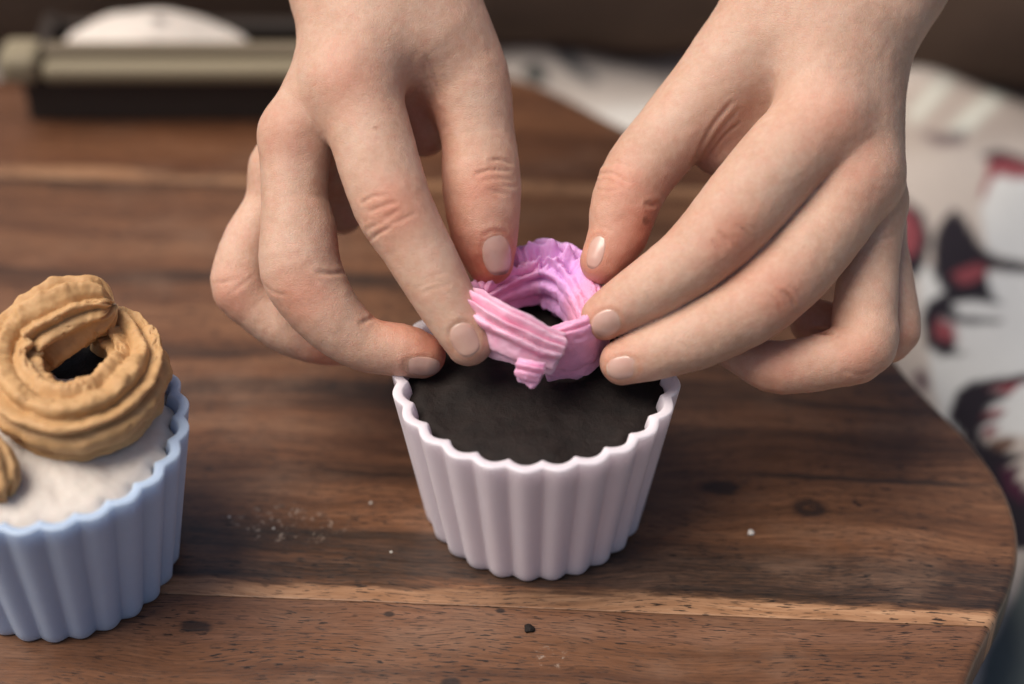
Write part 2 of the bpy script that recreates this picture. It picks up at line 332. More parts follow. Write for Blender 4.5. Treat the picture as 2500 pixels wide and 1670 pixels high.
# outline: circle on the hidden side, the photographed edge on the right
_pts = [(2191, 900), (2265, 974), (2338, 1040), (2397, 1101), (2451, 1180), (2486, 1258), (2497, 1327), (2486, 1406), (2456, 1465), (2412, 1531), (2378, 1602), (2348, 1670), (1300, 195), (1517, 312), (1760, 402)]
_pl = np.array([bl(*p) for p in _pts]); _a = np.arctan2(_pl[:, 1], _pl[:, 0]); _r = np.hypot(_pl[:, 0], _pl[:, 1]); _o = np.argsort(_a)
_a = np.r_[-1.6, -0.75, _a[_o], 2.0]; _r = np.r_[BR, _r[_o][0] + 0.15, _r[_o], BR]
_g = np.linspace(-math.pi, math.pi, 721); _rr = np.interp(_g, _a, _r, left=BR, right=BR)
for _ in range(14): _rr = np.convolve(np.r_[_rr[-3:-1], _rr, _rr[1:3]], np.ones(5) / 5, 'valid')
def brad(a): return np.interp(a, _g, _rr)
TH_B = 1.55
def build_plank(y0, y1, mat):
    ro = 0.22                                            # rounded-over outer edge
    def edge(y, sgn, inset):
        lo, hi = 0.0, 30.0
        for _ in range(40):
            m = (lo + hi) / 2; a = math.atan2(y, sgn * m)
            if math.hypot(m, y) < brad(a) - inset: lo = m
            else: hi = m
        return sgn * lo
    ymx = float(brad(math.pi / 2)) - 0.02; ymn = -float(brad(-math.pi / 2)) + 0.02
    ya = max(y0 + 0.012, ymn); yb = min(y1 - 0.012, ymx); ny = 70
    t = np.linspace(0, 1, ny); ys = ya + (yb - ya) * (0.5 - 0.5 * np.cos(math.pi * t))
    prof = [(0.012, -TH_B)] if False else []
    V = []; Fq = []
    # ring of each row: top from left to right, then down the right side, bottom, up the left
    prof = [(ro, 0.0), (ro * 0.6, -ro * 0.08), (ro * 0.29, -ro * 0.29), (ro * 0.08, -ro * 0.6), (0, -ro), (0, -TH_B + ro), (ro * 0.29, -TH_B + ro * 0.29), (ro, -TH_B)]
    nxt = 46
    for k, yy in enumerate(ys):
        row = []
        xl = edge(yy, -1, ro); xr = edge(yy, 1, ro)
        dz = 0.0
        if (k == 0 and y0 > -50) or (k == ny - 1 and y1 < 50): dz = -0.02
        for x in np.linspace(xl, xr, nxt): row.append((x, yy, dz))
        for ins, zz in prof[1:]: row.append((edge(yy, 1, ins), yy, zz))
        for x in np.linspace(xr, xl, 8)[1:]: row.append((x, yy, -TH_B))
        for ins, zz in prof[::-1][1:-1]: row.append((edge(yy, -1, ins), yy, zz))
        V += row
    m = len(V) // ny; V = np.array(V)
    Fq = [tuple(f) for f in grid_faces(ny, m, wrap_v=True)]
    Fq += [tuple(range(m)), tuple(range((ny - 1) * m, ny * m))[::-1]]
    me = bpy.data.meshes.new('plank'); me.from_pydata([tuple(v * S) for v in V], [], [tuple(map(int, f[::-1])) for f in Fq])
    me.polygons.foreach_set('use_smooth', [len(f) == 4 for f in Fq]); me.materials.append(mat)
    o = bpy.data.objects.new('plank', me); col.objects.link(o); o.parent = board
    return o
D_, M_, L_ = (0.034, 0.019, 0.0115), (0.128, 0.060, 0.030), (0.145, 0.072, 0.037)
k1 = bl(1975, 1240); k2 = bl(1760, 1190); l1, l2 = bl(1850, 1157), bl(2440, 1187); s1 = bl(690, 1280); s2 = bl(1340, 1605); k3 = bl(480, 1530); k4 = bl(1100, 1667)
k5, k6 = bl(950, 1499), bl(1222, 1491); seam3 = seam2 + 6.4; seam0 = seam1 - 9.5
W_mid = wood('acacia_dark', 3.0, [(0.30, D_), (0.40, (0.052, 0.028, 0.016)), (0.50, M_), (0.68, (0.195, 0.103, 0.056))], sap=(seam1, 0.62, 2.1),
             knots=[(k1[0], k1[1], 0.50, 0.40, 2), (k2[0], k2[1], 0.62, 0.28, 1)], stains=[(s1[0], s1[1], 2.0, 0.9, 1.0)], lines=[(l1[0], l1[1], l2[0], l2[1], 0.13)])
W_near = wood('acacia_light', 11.0, [(0.30, (0.07, 0.032, 0.017)), (0.45, M_), (0.58, (0.14, 0.070, 0.041)), (0.75, (0.21, 0.112, 0.068))], fc=0.22,
              knots=[(k3[0], k3[1], 0.45, 0.22, 1), (k4[0], k4[1], 0.3, 0.18, 1), (k5[0], k5[1], 0.16, 0.09, 1), (k6[0], k6[1], 0.12, 0.08, 1)], stains=[(s2[0], s2[1], 0.55, 0.5, 1.0)])
W_far = wood('acacia_red', 23.0, [(0.30, (0.06, 0.026, 0.014)), (0.5, (0.105, 0.045, 0.022)), (0.72, (0.17, 0.08, 0.04))], sap=(seam2, 0.55, 0.05))
build_plank(-99, seam0, W_mid); build_plank(seam0, seam1, W_near); build_plank(seam1, seam2, W_mid); build_plank(seam2, seam3, W_far); build_plank(seam3, 99, W_near)
def tube_ring(r0, r1, z0, z1, n=32):
    V = []; 
    for r, z in ((0.01, z0), (r0, z0), (r1, z1), (0.01, z1)):
        for k in range(n): V.append((r * math.cos(2 * math.pi * k / n), r * math.sin(2 * math.pi * k / n), z))
    return np.array(V), grid_faces(4, n, wrap_v=True)
for ax, ay in ((13, 3), (-8, 12), (-6, -13)):
    V, Fq = tube_ring(1.5, 1.6, CL - 0.1, -TH_B + 0.01)
    o = mesh('foot', V, Fq, W_mid, smooth=False); o.parent = board; o.location = (ax * S, ay * S, 0)

# ------------------------------------------------------------------ fluted silicone cups
NL = 25; H_C, R_T, R_B = 4.49, 3.5, 2.7745
def flute(phi, ph0, amp, p=0.85):                        # rounded lobes meeting in creases
    return -amp * (1 - np.abs(np.cos(NL * (phi - ph0) / 2)) ** p)
def build_cup(name, loc, mat, ph0):
    n = NL * 20; phi = np.linspace(0, 2 * math.pi, n, endpoint=False)
    t_ = 0.255
    rows = []
    def ring(z, inset, amp):
        r0 = R_B + (R_T - R_B) * z / H_C; q = min(max(inset / t_, 0), 1)
        rows.append((z, r0 + flute(phi, ph0, amp * 0.66, 1.15) * (1 - q) + flute(phi, ph0, amp * 0.9) * q - inset))
    ring(0.0, 1.6, 0.0); ring(0.0, 0.10, 0.20); ring(0.03, 0.03, 0.21); ring(0.10, 0.0, 0.22)
    for z in np.linspace(0.3, H_C - 0.12, 16): ring(z, 0.0, 0.22)
    ring(H_C - 0.03, 0.004, 0.22); ring(H_C - 0.008, 0.015, 0.22); ring(H_C, 0.035, 0.22); ring(H_C, t_ - 0.03, 0.22); ring(H_C - 0.012, t_ - 0.02, 0.22); ring(H_C - 0.05, t_, 0.22)
    for z in np.linspace(H_C - 0.3, 0.35, 10): ring(z, t_ + 0.02, 0.22)
    ring(0.25, 0.4, 0.1); ring(0.25, 1.6, 0.0)
    wob = 0.02 * np.sin(2 * phi + 0.6) + 0.012 * np.sin(3 * phi + 2)
    V = np.concatenate([np.stack([(r + wob * z / H_C) * np.cos(phi), (r + wob * z / H_C) * np.sin(phi), np.full(n, z) + 0.015 * np.sin(3 * phi) * (z / H_C)], -1) for z, r in rows])
    Fq = grid_faces(len(rows), n, wrap_v=True).tolist()
    Fq = [f[::-1] for f in Fq]
    c0 = len(V); V = np.vstack([V, [[0, 0, 0], [0, 0, 0.25]]])
    L = (len(rows) - 1) * n
    Fq = [tuple(f) for f in Fq] + [(c0, (k + 1) % n, k) for k in range(n)] + [(c0 + 1, L + k, L + (k + 1) % n) for k in range(n)]
    return mesh(name, V + np.array(loc), Fq, mat, origin=loc)
BXY = np.array([-11.636, -1.961])
CZ = 0.012
FR = -math.pi / 2
cup1 = tag(build_cup('silicone_cup', (0, 0, CZ), M_pinkcup, FR + 0.044 + math.pi / NL), 'pale lavender fluted silicone cupcake cup filled with dark dough', 'cup', 'fluted silicone cups')
cup2 = tag(build_cup('silicone_cup', (BXY[0], BXY[1], CZ), M_bluecup, FR + 0.06), 'blue fluted silicone cupcake cup topped with caramel brown icing', 'cup', 'fluted silicone cups')
def filling(name, loc, mat, z, rad, amp, dome, rough, ph0, bot=1.2):
    n = 250; phi = np.linspace(0, 2 * math.pi, n, endpoint=False); rr = np.r_[np.linspace(0.02, 0.94, 40), 0.965, 0.985, 1.0]
    V = []
    for k, r in enumerate(rr):
        rad_ = r * (rad + flute(phi, ph0, amp) * r ** 16)
        x = rad_ * np.cos(phi); y = rad_ * np.sin(phi)
        zz = z + dome * (1 - r ** 2) - 0.16 * sstep(0.86, 1.0, r) ** 2 + rough * fbm(np.stack([x * 0.9 + loc[0], y * 0.9, x * 0 + 2], -1), 4)
        V.append(np.stack([x, y, zz], -1))
    e = V[-1].copy(); e[:, 2] = bot; e[:, :2] *= 0.86; V.append(e)
    V = np.concatenate(V)
    return mesh(name, V + np.array(loc), grid_faces(len(rr) + 1, n, wrap_v=True), mat, origin=loc)
tag(filling('cake_filling', (0.02, 0.03, CZ), M_cake, H_C - 0.30, 3.12, 0.14, 0.14, 0.10, FR + 0.044 + math.pi / NL), 'dark chocolate brown dough filling the lavender cup', 'cake')
wf = tag(filling('cream_filling', (BXY[0], BXY[1], CZ), M_white, H_C - 0.16, 3.14, 0.20, 0.50, 0.11, FR + 0.06), 'off white dough layer filling the blue cup under the caramel icing', 'cream')

# ------------------------------------------------------------------ piped dough rings
def sweep(name, path, axis, mat, nu=420, nv=220, ridges=11, ridge=0.10, jag=0.10, seed=0.0, tint=None, rough=0.03, twist=0.0, smooth_from=2.0, origin=None, crest=0.0, capl=0.22, cf0=-9.0, lump2=0.0):
    """path rows: x y z (cm, world), half width along the axis, half thickness across it"""
    P = catmull(path, nu); C = P[:, :3]; hw = P[:, 3]; ht = P[:, 4]
    T = np.gradient(C, axis=0); T /= np.linalg.norm(T, axis=1)[:, None]
    A = np.asarray(axis, float); A = A / np.linalg.norm(A)
    B = A - (T @ A)[:, None] * T; B /= np.linalg.norm(B, axis=1)[:, None]
    Nn = np.cross(T, B)
    s = np.r_[0, np.cumsum(np.linalg.norm(np.diff(C, axis=0), axis=1))]; L = s[-1]
    f = np.linspace(0, 2 * math.pi, nv, endpoint=False)
    SS, PH = np.meshgrid(s, f, indexing='ij')
    ce = np.sign(np.cos(PH)) * np.abs(np.cos(PH)) ** 0.75; se = np.sign(np.sin(PH)) * np.abs(np.sin(PH)) ** 0.75
    cap = np.sqrt(np.clip(1 - np.clip(1 - np.minimum(SS, L - SS) / capl, 0, 1) ** 2, 0, 1)) * 0.999 + 0.001
    q = lambda k, u: np.stack([SS.ravel() * k, np.cos(PH.ravel()) * u + seed, np.sin(PH.ravel()) * u + 5], -1)
    ph2 = PH + twist * SS + 0.12 * fbm(q(0.8, 1.2), 2).reshape(SS.shape)
    r_ = np.abs(np.cos(ridges * ph2 / 2)) ** 1.3
    fade = 1 - 0.75 * sstep(smooth_from, smooth_from + 0.4, SS)
    amp = ridge * (0.9 + 0.3 * fbm(q(1.3, 1.6), 3).reshape(SS.shape)) * fade
    k = (1 - amp + 2.0 * amp * (r_ - 0.35)) * cap
    cr = fbm(q(4.0, 3.0), 4).reshape(SS.shape)
    tear = -jag * sstep(0.35, 0.9, fbm(q(2.6, 4.5), 3).reshape(SS.shape)) * (0.3 + r_) * fade
    dis = rough * cr + tear * 0.5 + lump2 * fbm(q(1.1, 1.0), 3).reshape(SS.shape)
    shift = jag * 1.6 * fbm(np.stack([PH.ravel() * 0 + seed * 3, np.cos(PH.ravel()) * 3.2, np.sin(PH.ravel()) * 3.2], -1), 3).reshape(SS.shape)
    lump = crest * sstep(cf0, cf0 + 1.0, SS) * sstep(0.5, 0.95, np.abs(np.sin(PH))) * fbm(np.stack([SS.ravel() * 4.5, np.cos(PH.ravel()) * 2.5 + seed, PH.ravel() * 0], -1), 3).reshape(SS.shape) * fade * cap
    endw = np.clip(1 - np.minimum(SS, L - SS) / 0.5, 0, 1)
    V = C[:, None, :] + Nn[:, None, :] * ((ht[:, None] * k + dis * cap) * ce)[..., None] + B[:, None, :] * ((hw[:, None] * k + dis * cap + lump) * se)[..., None] \
        + T[:, None, :] * (endw * shift * np.where(SS < L / 2, 1, 1))[..., None]
    W_ = V.reshape(-1, 3)
    Fq = [tuple(x_) for x_ in grid_faces(nu, nv, wrap_v=True)] + [tuple(range(nv))[::-1], tuple(range((nu - 1) * nv, nu * nv))]
    Fq = [tuple(x_[::-1]) for x_ in Fq]
    o = mesh(name, W_, Fq, mat, origin=origin if origin is not None else C.mean(0))
    if tint is not None: vcol(o, 'tint', tint(W_, SS.ravel(), PH.ravel(), r_.ravel(), L))
    return o
def pth(rows): return [tuple(cw(cf(a, b, d))) + (hw, ht) for a, b, d, hw, ht in rows]
UP = np.array([0, -0.10, 1.0])
pink_path = pth([(1368, 868, 1.45, 0.58, 0.26), (1320, 852, 1.50, 0.66, 0.30), (1250, 822, 1.48, 0.80, 0.32), (1185, 792, 1.08, 0.88, 0.32), (1138, 768, 0.3, 0.74, 0.32), (1176, 735, -0.6, 0.60, 0.34),
                 (1250, 692, -1.3, 0.74, 0.48), (1325, 670, -1.50, 0.86, 0.62), (1394, 698, -1.10, 0.86, 0.60), (1430, 752, -0.4, 0.80, 0.50), (1445, 810, 0.25, 0.86, 0.42), (1415, 850, 0.75, 0.94, 0.28), (1330, 868, 0.85, 0.86, 0.18)])
def pink_tint(W_, s, ph, r, L):
    t = s / L
    pk = np.array([1.12, 0.50, 0.74]); lt = np.array([1.16, 0.76, 0.88]); pu = np.array([0.88, 0.46, 0.86]); mg = np.array([1.05, 0.40, 0.62])
    nz = fbm(W_ * 0.9, 3)
    a = (sstep(0.42, 0.62, t + 0.05 * nz) * (1 - sstep(0.70, 0.84, t + 0.06 * nz)))[:, None]
    c = pk * (1 - a) + pu * a
    l = (1 - sstep(0.25, 0.40, t))[:, None] * 0.55; c = c * (1 - l) + lt * l
    m = (sstep(0.1, 0.8, fbm(W_ * 1.6 + 9, 3)) * 0.5)[:, None]; c = c * (1 - m) + mg * m
    return c
tag(sweep('icing_ring', pink_path, UP, M_pink, ridges=11, ridge=0.17, jag=0.05, seed=1.7, tint=pink_tint, rough=0.022, lump2=0.02, smooth_from=7.0, crest=0.20, capl=0.06, cf0=3.2), 'pink and purple ribbed dough ring pinched between the fingers above the lavender cup', 'icing')
ring_ = [o for o in col.objects if o.name == 'icing_ring'][0]
fl = sweep('torn_flap', pth([(1262, 902, 1.60, 0.34, 0.13), (1283, 908, 1.70, 0.40, 0.15), (1302, 914, 1.74, 0.41, 0.15), (1322, 918, 1.70, 0.38, 0.13)]), UP, M_pink, nu=60, nv=90, ridges=7, ridge=0.2, jag=0.04, seed=5.5,
           tint=lambda W_, s_, p_, r, L: np.tile(np.array([[1.10, 0.52, 0.76]]), (len(W_), 1)), rough=0.03, smooth_from=99, capl=0.06)
fl.location = fl.location - ring_.location; fl.parent = ring_
UPB = np.array([0.0, -0.25, 1.0])
br_path = pth([(268, 745, 0.85, 0.60, 0.56), (205, 752, 0.95, 0.76, 0.68), (130, 786, 1.10, 0.86, 0.76), (55, 840, 1.15, 0.88, 0.80), (25, 918, 1.65, 0.88, 0.80), (70, 996, 2.40, 0.86, 0.80),
               (160, 1026, 2.75, 0.85, 0.80), (255, 1002, 2.45, 0.83, 0.78), (322, 944, 1.70, 0.80, 0.74), (338, 880, 0.90, 0.74, 0.68), (304, 825, 0.1, 0.70, 0.60), (235, 798, -0.5, 0.6, 0.5)])
tag(sweep('icing_ring', br_path, UPB, M_brown, ridges=9, ridge=0.17, jag=0.13, seed=8.1, rough=0.036, smooth_from=99, crest=0.06, lump2=0.11), 'caramel brown ribbed dough ring sitting on the blue cup', 'icing')
b2 = pth([(-170, 1010, 2.9, 0.6, 0.55), (-90, 1080, 3.3, 0.62, 0.58), (-18, 1140, 3.3, 0.62, 0.55), (12, 1205, 3.3, 0.5, 0.4)])
tag(sweep('icing_piece', b2, UPB, M_brown, nu=200, ridges=11, ridge=0.12, jag=0.12, seed=12.4, rough=0.03, smooth_from=99), 'smaller caramel brown dough piece at the left edge of the blue cup', 'icing')

tag(filling('dough_patty', (BXY[0] + 0.45, BXY[1] + 1.25, CZ), M_cake, H_C + 0.16, 2.1, 0.1, 0.06, 0.06, 0.3, H_C - 0.2), 'dark brown dough patty under the caramel ring, seen through its hole', 'dough')

# ------------------------------------------------------------------ crumbs on the board
def crumb(px, py, r, mat, label, seed, flat=0.6, z=0.0):
    bm = bmesh.new(); bmesh.ops.create_icosphere(bm, subdivisions=3, radius=1.0)
    V = np.array([v.co[:] for v in bm.verts]); Fq = [[v.index for v in f.verts] for f in bm.faces]; bm.free()
    V = V * (1 + 0.28 * fbm(V * 1.3 + seed, 3))[:, None] * r; V[:, 2] *= flat
    p = hit(px, py, z); p[2] = z - V[:, 2].min() - 0.01
    return tag(mesh('crumb', V + p, Fq, mat, origin=p), label, 'crumb')
crumb(1833, 1303, 0.085, M_white, 'small white dough crumb on the right half of the board', 1.0)
for cx_, cy_, lb_ in ((560, 1262, 'tiny pale dough fleck nearest the blue cup on the dark wood'), (668, 1290, 'tiny pale dough fleck among the dried smears midway between the two cups'),
                      (905, 1228, 'pale dough fleck close to the left side of the lavender cup'), (955, 1348, 'tiny pale dough fleck beside the lower left foot of the lavender cup')):
    crumb(cx_, cy_, 0.035, M_white, lb_, cx_ * 0.01, 0.4)
crumb(1293, 1537, 0.12, M_cake, 'small dark brown dough crumb in front of the lavender cup', 4.0, 0.45)

# ------------------------------------------------------------------ tan tray and white lump behind
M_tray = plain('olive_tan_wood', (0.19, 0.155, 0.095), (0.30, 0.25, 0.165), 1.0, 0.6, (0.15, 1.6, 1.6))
M_trayd2 = plain('darker_tan_wood', (0.125, 0.098, 0.062), (0.18, 0.14, 0.095), 1.0, 0.6, (0.15, 1.6, 1.6))  # darker tan for the rear rail
M_trayd = plain('dark_brown_wood', (0.022, 0.016, 0.013), (0.04, 0.029, 0.023), 1.0, 0.6, (0.15, 1.6, 1.6))  # very dark brown for the side panels and floor
def rbox(name, lo, hi, mat, parent, r=0.18):
    bm = bmesh.new(); bmesh.ops.create_cube(bm, size=1.0)
    lo = np.array(lo, float); hi = np.array(hi, float)
    for v in bm.verts: v.co = Vector(((lo + hi) / 2 * S + np.array(v.co) * (hi - lo) * S))
    bmesh.ops.bevel(bm, geom=bm.edges[:], offset=r * S, segments=3, affect='EDGES', profile=0.5)
    me = bpy.data.meshes.new(name); bm.to_mesh(me); bm.free(); me.materials.append(mat)
    o = bpy.data.objects.new(name, me); col.objects.link(o); o.parent = parent
    return o
tr = tag(empty('wooden_tray', (-12.1, 16.9, 0)), 'slim tan wooden tray with dark sides at the back edge of the board', 'tray')
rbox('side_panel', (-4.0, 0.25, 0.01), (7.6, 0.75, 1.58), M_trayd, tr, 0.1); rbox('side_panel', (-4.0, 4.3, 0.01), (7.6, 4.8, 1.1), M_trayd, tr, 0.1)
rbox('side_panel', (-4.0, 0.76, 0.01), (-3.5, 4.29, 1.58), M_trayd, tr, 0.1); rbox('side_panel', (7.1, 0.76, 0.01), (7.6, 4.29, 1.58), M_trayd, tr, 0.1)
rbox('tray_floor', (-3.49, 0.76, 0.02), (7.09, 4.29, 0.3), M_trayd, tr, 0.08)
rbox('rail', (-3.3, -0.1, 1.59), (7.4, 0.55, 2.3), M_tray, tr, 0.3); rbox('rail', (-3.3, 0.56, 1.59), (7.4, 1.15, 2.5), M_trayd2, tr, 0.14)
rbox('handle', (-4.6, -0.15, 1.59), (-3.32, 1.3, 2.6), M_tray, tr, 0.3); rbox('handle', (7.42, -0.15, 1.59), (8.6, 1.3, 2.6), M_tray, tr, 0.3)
def lump():
    n, m = 96, 30; V = []
    for k in range(m):
        t = (k + 0.5) / m * math.pi
        for j in range(n):
            a = 2 * math.pi * j / n
            V.append((2.95 * math.sin(t) * math.cos(a), 1.5 * math.sin(t) * math.sin(a), 0.95 * math.cos(t)))
    V = np.array(V); V *= (1 + 0.12 * fbm(V * 0.45 + 3, 3))[:, None]; V[:, 2] *= np.where(V[:, 0] > 0, 1 - 0.1 * V[:, 0], 1)
    V[:, 2] -= V[:, 2].min(); p = np.array([-12.1, 16.9 + 2.6, 0.29])
    Fq = [tuple(f[::-1]) for f in grid_faces(m, n, wrap_v=True)] + [tuple(range(n)), tuple(range((m - 1) * n, m * n))[::-1]]
    tag(mesh('dough_lump', V + p, Fq, M_white, origin=p), 'smooth white rounded dough lump lying in the tan tray', 'dough')
lump()

# ------------------------------------------------------------------ the person's hands
def smin(a, b, k):
    h = np.maximum(k - np.abs(a - b), 0) / k
    return np.minimum(a, b) - h * h * k * 0.25
def rcone(p, a, b, r1, r2):                              # capsule with a different radius at each end
    ba = b - a; l2 = float(ba @ ba); rr = r1 - r2; a2 = l2 - rr * rr; il2 = 1.0 / l2
    pa = p - a; y = pa @ ba; z = y - l2
    x2 = np.maximum(((pa * l2 - y[:, None] * ba) ** 2).sum(1), 0); y2 = y * y * l2; z2 = z * z * l2
    k = np.sign(rr) * rr * rr * x2
    o = (np.sqrt(x2 * a2 * il2) + y * rr) * il2 - r1
    o = np.where(np.sign(z) * a2 * z2 > k, np.sqrt(x2 + z2) * il2 - r2, o)
    o = np.where(np.sign(y) * a2 * y2 < k, np.sqrt(x2 + y2) * il2 - r1, o)
    return o
class Hand:
    def __init__(s, palm, fingers, kp=0.55, kf=0.42):
        s.palm = [s.chain(c) for c in palm]; s.fing = [s.chain(c) for c in fingers]; s.kp, s.kf = kp, kf
        s.all = s.palm + s.fing; s.pp = [s.pack(c) for c in s.palm]; s.pf = [s.pack(c) for c in s.fing]
    @staticmethod
    def chain(c):
        o = [(cf(a, b, d), r / F_PX * (D0 - d)) for a, b, d, r in c]
        if len(o) > 2:                                   # resample smoothly so joints bend instead of kinking
            q = catmull(np.array([np.r_[p, r] for p, r in o]), max(7, int(2.8 * len(o)))); o = [(x[:3], float(x[3])) for x in q]
        return o
    def seg(s, ch, p, D, p0, p1):
        S_, LO, HI = ch
        for n in np.flatnonzero(((LO < p1) & (HI > p0)).all(1)):
            a, b, ra, rb = S_[n]; q = (p > LO[n]) & (p < HI[n]); m = np.flatnonzero(q[:, 0] & q[:, 1] & q[:, 2])
            if len(m): D[m] = np.minimum(D[m], rcone(p[m], a, b, ra, rb))
        return D
    @staticmethod
    def pack(ch):
        S_ = [(a, b, ra, rb) for (a, ra), (b, rb) in zip(ch[:-1], ch[1:]) if np.linalg.norm(b - a) > abs(ra - rb) + 1e-4]
        return S_, np.array([np.minimum(a - ra, b - rb) for a, b, ra, rb in S_]) - 0.8, np.array([np.maximum(a + ra, b + rb) for a, b, ra, rb in S_]) + 0.8
    def sdf(s, p):
        if len(p) < 3000: return s.sdf_(p)
        k = np.floor((p - p.min(0)) / 1.1).astype(int); k = (k[:, 0] * 400 + k[:, 1]) * 400 + k[:, 2]; o = np.argsort(k, kind='stable')
        r = np.empty(len(p)); cut = np.r_[0, np.flatnonzero(np.diff(k[o])) + 1, len(p)]
        for a, b in zip(cut[:-1], cut[1:]): r[o[a:b]] = s.sdf_(p[o[a:b]])
        return r
    def sdf_(s, p):
        P = np.full(len(p), 2.0); p0 = p.min(0); p1 = p.max(0)
        for c in s.pp: P = smin(P, s.seg(c, p, np.full(len(p), 2.0), p0, p1), s.kp)
        T = P.copy()
        for c in s.pf: T = smin(T, smin(P, s.seg(c, p, np.full(len(p), 2.0), p0, p1), s.kf), 0.02)
        return T
    def mesh(s, h):
        lo = np.min([np.min([p - r for p, r in c], axis=0) for c in s.all], axis=0) - 3 * h
        hi = np.max([np.max([p + r for p, r in c], axis=0) for c in s.all], axis=0) + 3 * h
        n = np.ceil((hi - lo) / h).astype(int)
        # coarse pass finds the cells near the surface
        H = h * 6; nc = np.ceil(n / 6).astype(int) + 1
        g = np.stack(np.meshgrid(*[lo[i] + H * (np.arange(nc[i]) + 0.5) for i in range(3)], indexing='ij'), -1).reshape(-1, 3)
        near = np.abs(s.sdf(g)) < H * 1.6
        n = nc * 6; D = np.full(n + 1, 1.0, np.float32); ids = np.argwhere(near.reshape(nc))
        off = np.stack(np.meshgrid(*[np.arange(7)] * 3, indexing='ij'), -1).reshape(-1, 3)
        ins = s.sdf(g).reshape(nc) < 0
        D[:-1, :-1, :-1] = np.where(np.repeat(np.repeat(np.repeat(ins, 6, 0), 6, 1), 6, 2), -1.0, 1.0)
        for c0 in range(0, len(ids), 4000):
            q = (ids[c0:c0 + 4000, None, :] * 6 + off[None]).reshape(-1, 3)
            D[q[:, 0], q[:, 1], q[:, 2]] = s.sdf(lo + h * q)
        # surface nets
        sg = D < 0; nx, ny, nz = D.shape; cnt = np.zeros((nx - 1, ny - 1, nz - 1), np.uint8)
        for i in (0, 1):
            for j in (0, 1):
                for k in (0, 1): cnt += sg[i:nx - 1 + i, j:ny - 1 + j, k:nz - 1 + k]
        act = np.argwhere((cnt > 0) & (cnt < 8)); idx = np.full(cnt.shape, -1, np.int64); idx[tuple(act.T)] = np.arange(len(act))
        acc = np.zeros((len(act), 3)); wt = np.zeros(len(act)); cs = [(i, j, k) for i in (0, 1) for j in (0, 1) for k in (0, 1)]
        val = {c: D[act[:, 0] + c[0], act[:, 1] + c[1], act[:, 2] + c[2]] for c in cs}
        for a in cs:
            for ax in range(3):
                if a[ax]: continue
                b = list(a); b[ax] = 1; b = tuple(b); va, vb = val[a], val[b]; m = (va < 0) != (vb < 0)
                t = np.where(m, va / np.where(m, va - vb, 1), 0); pt = np.array(a, float)[None] + t[:, None] * np.eye(3)[ax]
                acc[m] += pt[m]; wt[m] += 1
        V = lo + h * (act + acc / np.maximum(wt, 1)[:, None]); Fs = []
        for ax in range(3):
            o1, o2 = [(1, 2), (2, 0), (0, 1)][ax]
            A = [slice(0, None)] * 3; e = np.eye(3, dtype=int)
            sl0 = tuple(slice(0, -1) if i == ax else slice(1, -1) for i in range(3)); sl1 = tuple(slice(1, None) if i == ax else slice(1, -1) for i in range(3))
            ch = sg[sl0] != sg[sl1]; p = np.argwhere(ch); 
            for i in range(3):
                if i != ax: p[:, i] += 1
            fl = sg[tuple(p.T)]
            def at(da, db):
                q = p.copy(); q[:, o1] -= da; q[:, o2] -= db; return idx[tuple(q.T)]
            Q = np.stack([at(1, 1), at(0, 1), at(0, 0), at(1, 0)], -1); Q[~fl] = Q[~fl][:, ::-1]; Fs.append(Q)
        Fq = np.concatenate(Fs); Fq = Fq[(Fq >= 0).all(1)]
        return V, Fq
    def grad(s, p, e=0.03):
        g = np.stack([s.sdf(p + e * np.eye(3)[i]) - s.sdf(p - e * np.eye(3)[i]) for i in range(3)], -1)
        return g / np.maximum(np.linalg.norm(g, axis=1), 1e-9)[:, None]
    def cast(s, px, py):                                 # where the line of sight through a photo point meets the skin
        px = np.atleast_1d(px).astype(float); py = np.atleast_1d(py).astype(float)
        dr = np.stack([(px - 1250) / F_PX, -(py - 835) / F_PX, -np.ones_like(px)], -1); o = np.array([0, 0, D0]); t = np.full(len(px), D0 - 4.0)
        for _ in range(45):
            t = t + np.clip(s.sdf(o + dr * t[:, None]), -0.4, 0.35) * 0.8
        return o + dr * t[:, None]
def pline_d(P, x, y):
    d = np.full(x.shape, 1e9)
    for a, b in zip(P[:-1], P[1:]):
        a = np.array(a, float); e = np.array(b, float) - a; t = np.clip(((x - a[0]) * e[0] + (y - a[1]) * e[1]) / (e @ e), 0, 1)
        d = np.minimum(d, np.hypot(x - a[0] - t * e[0], y - a[1] - t * e[1]))
    return d
person = tag(empty('person', (0, 30, CL)), 'person in brown trousers pinching the pink dough ring with both hands', 'person')
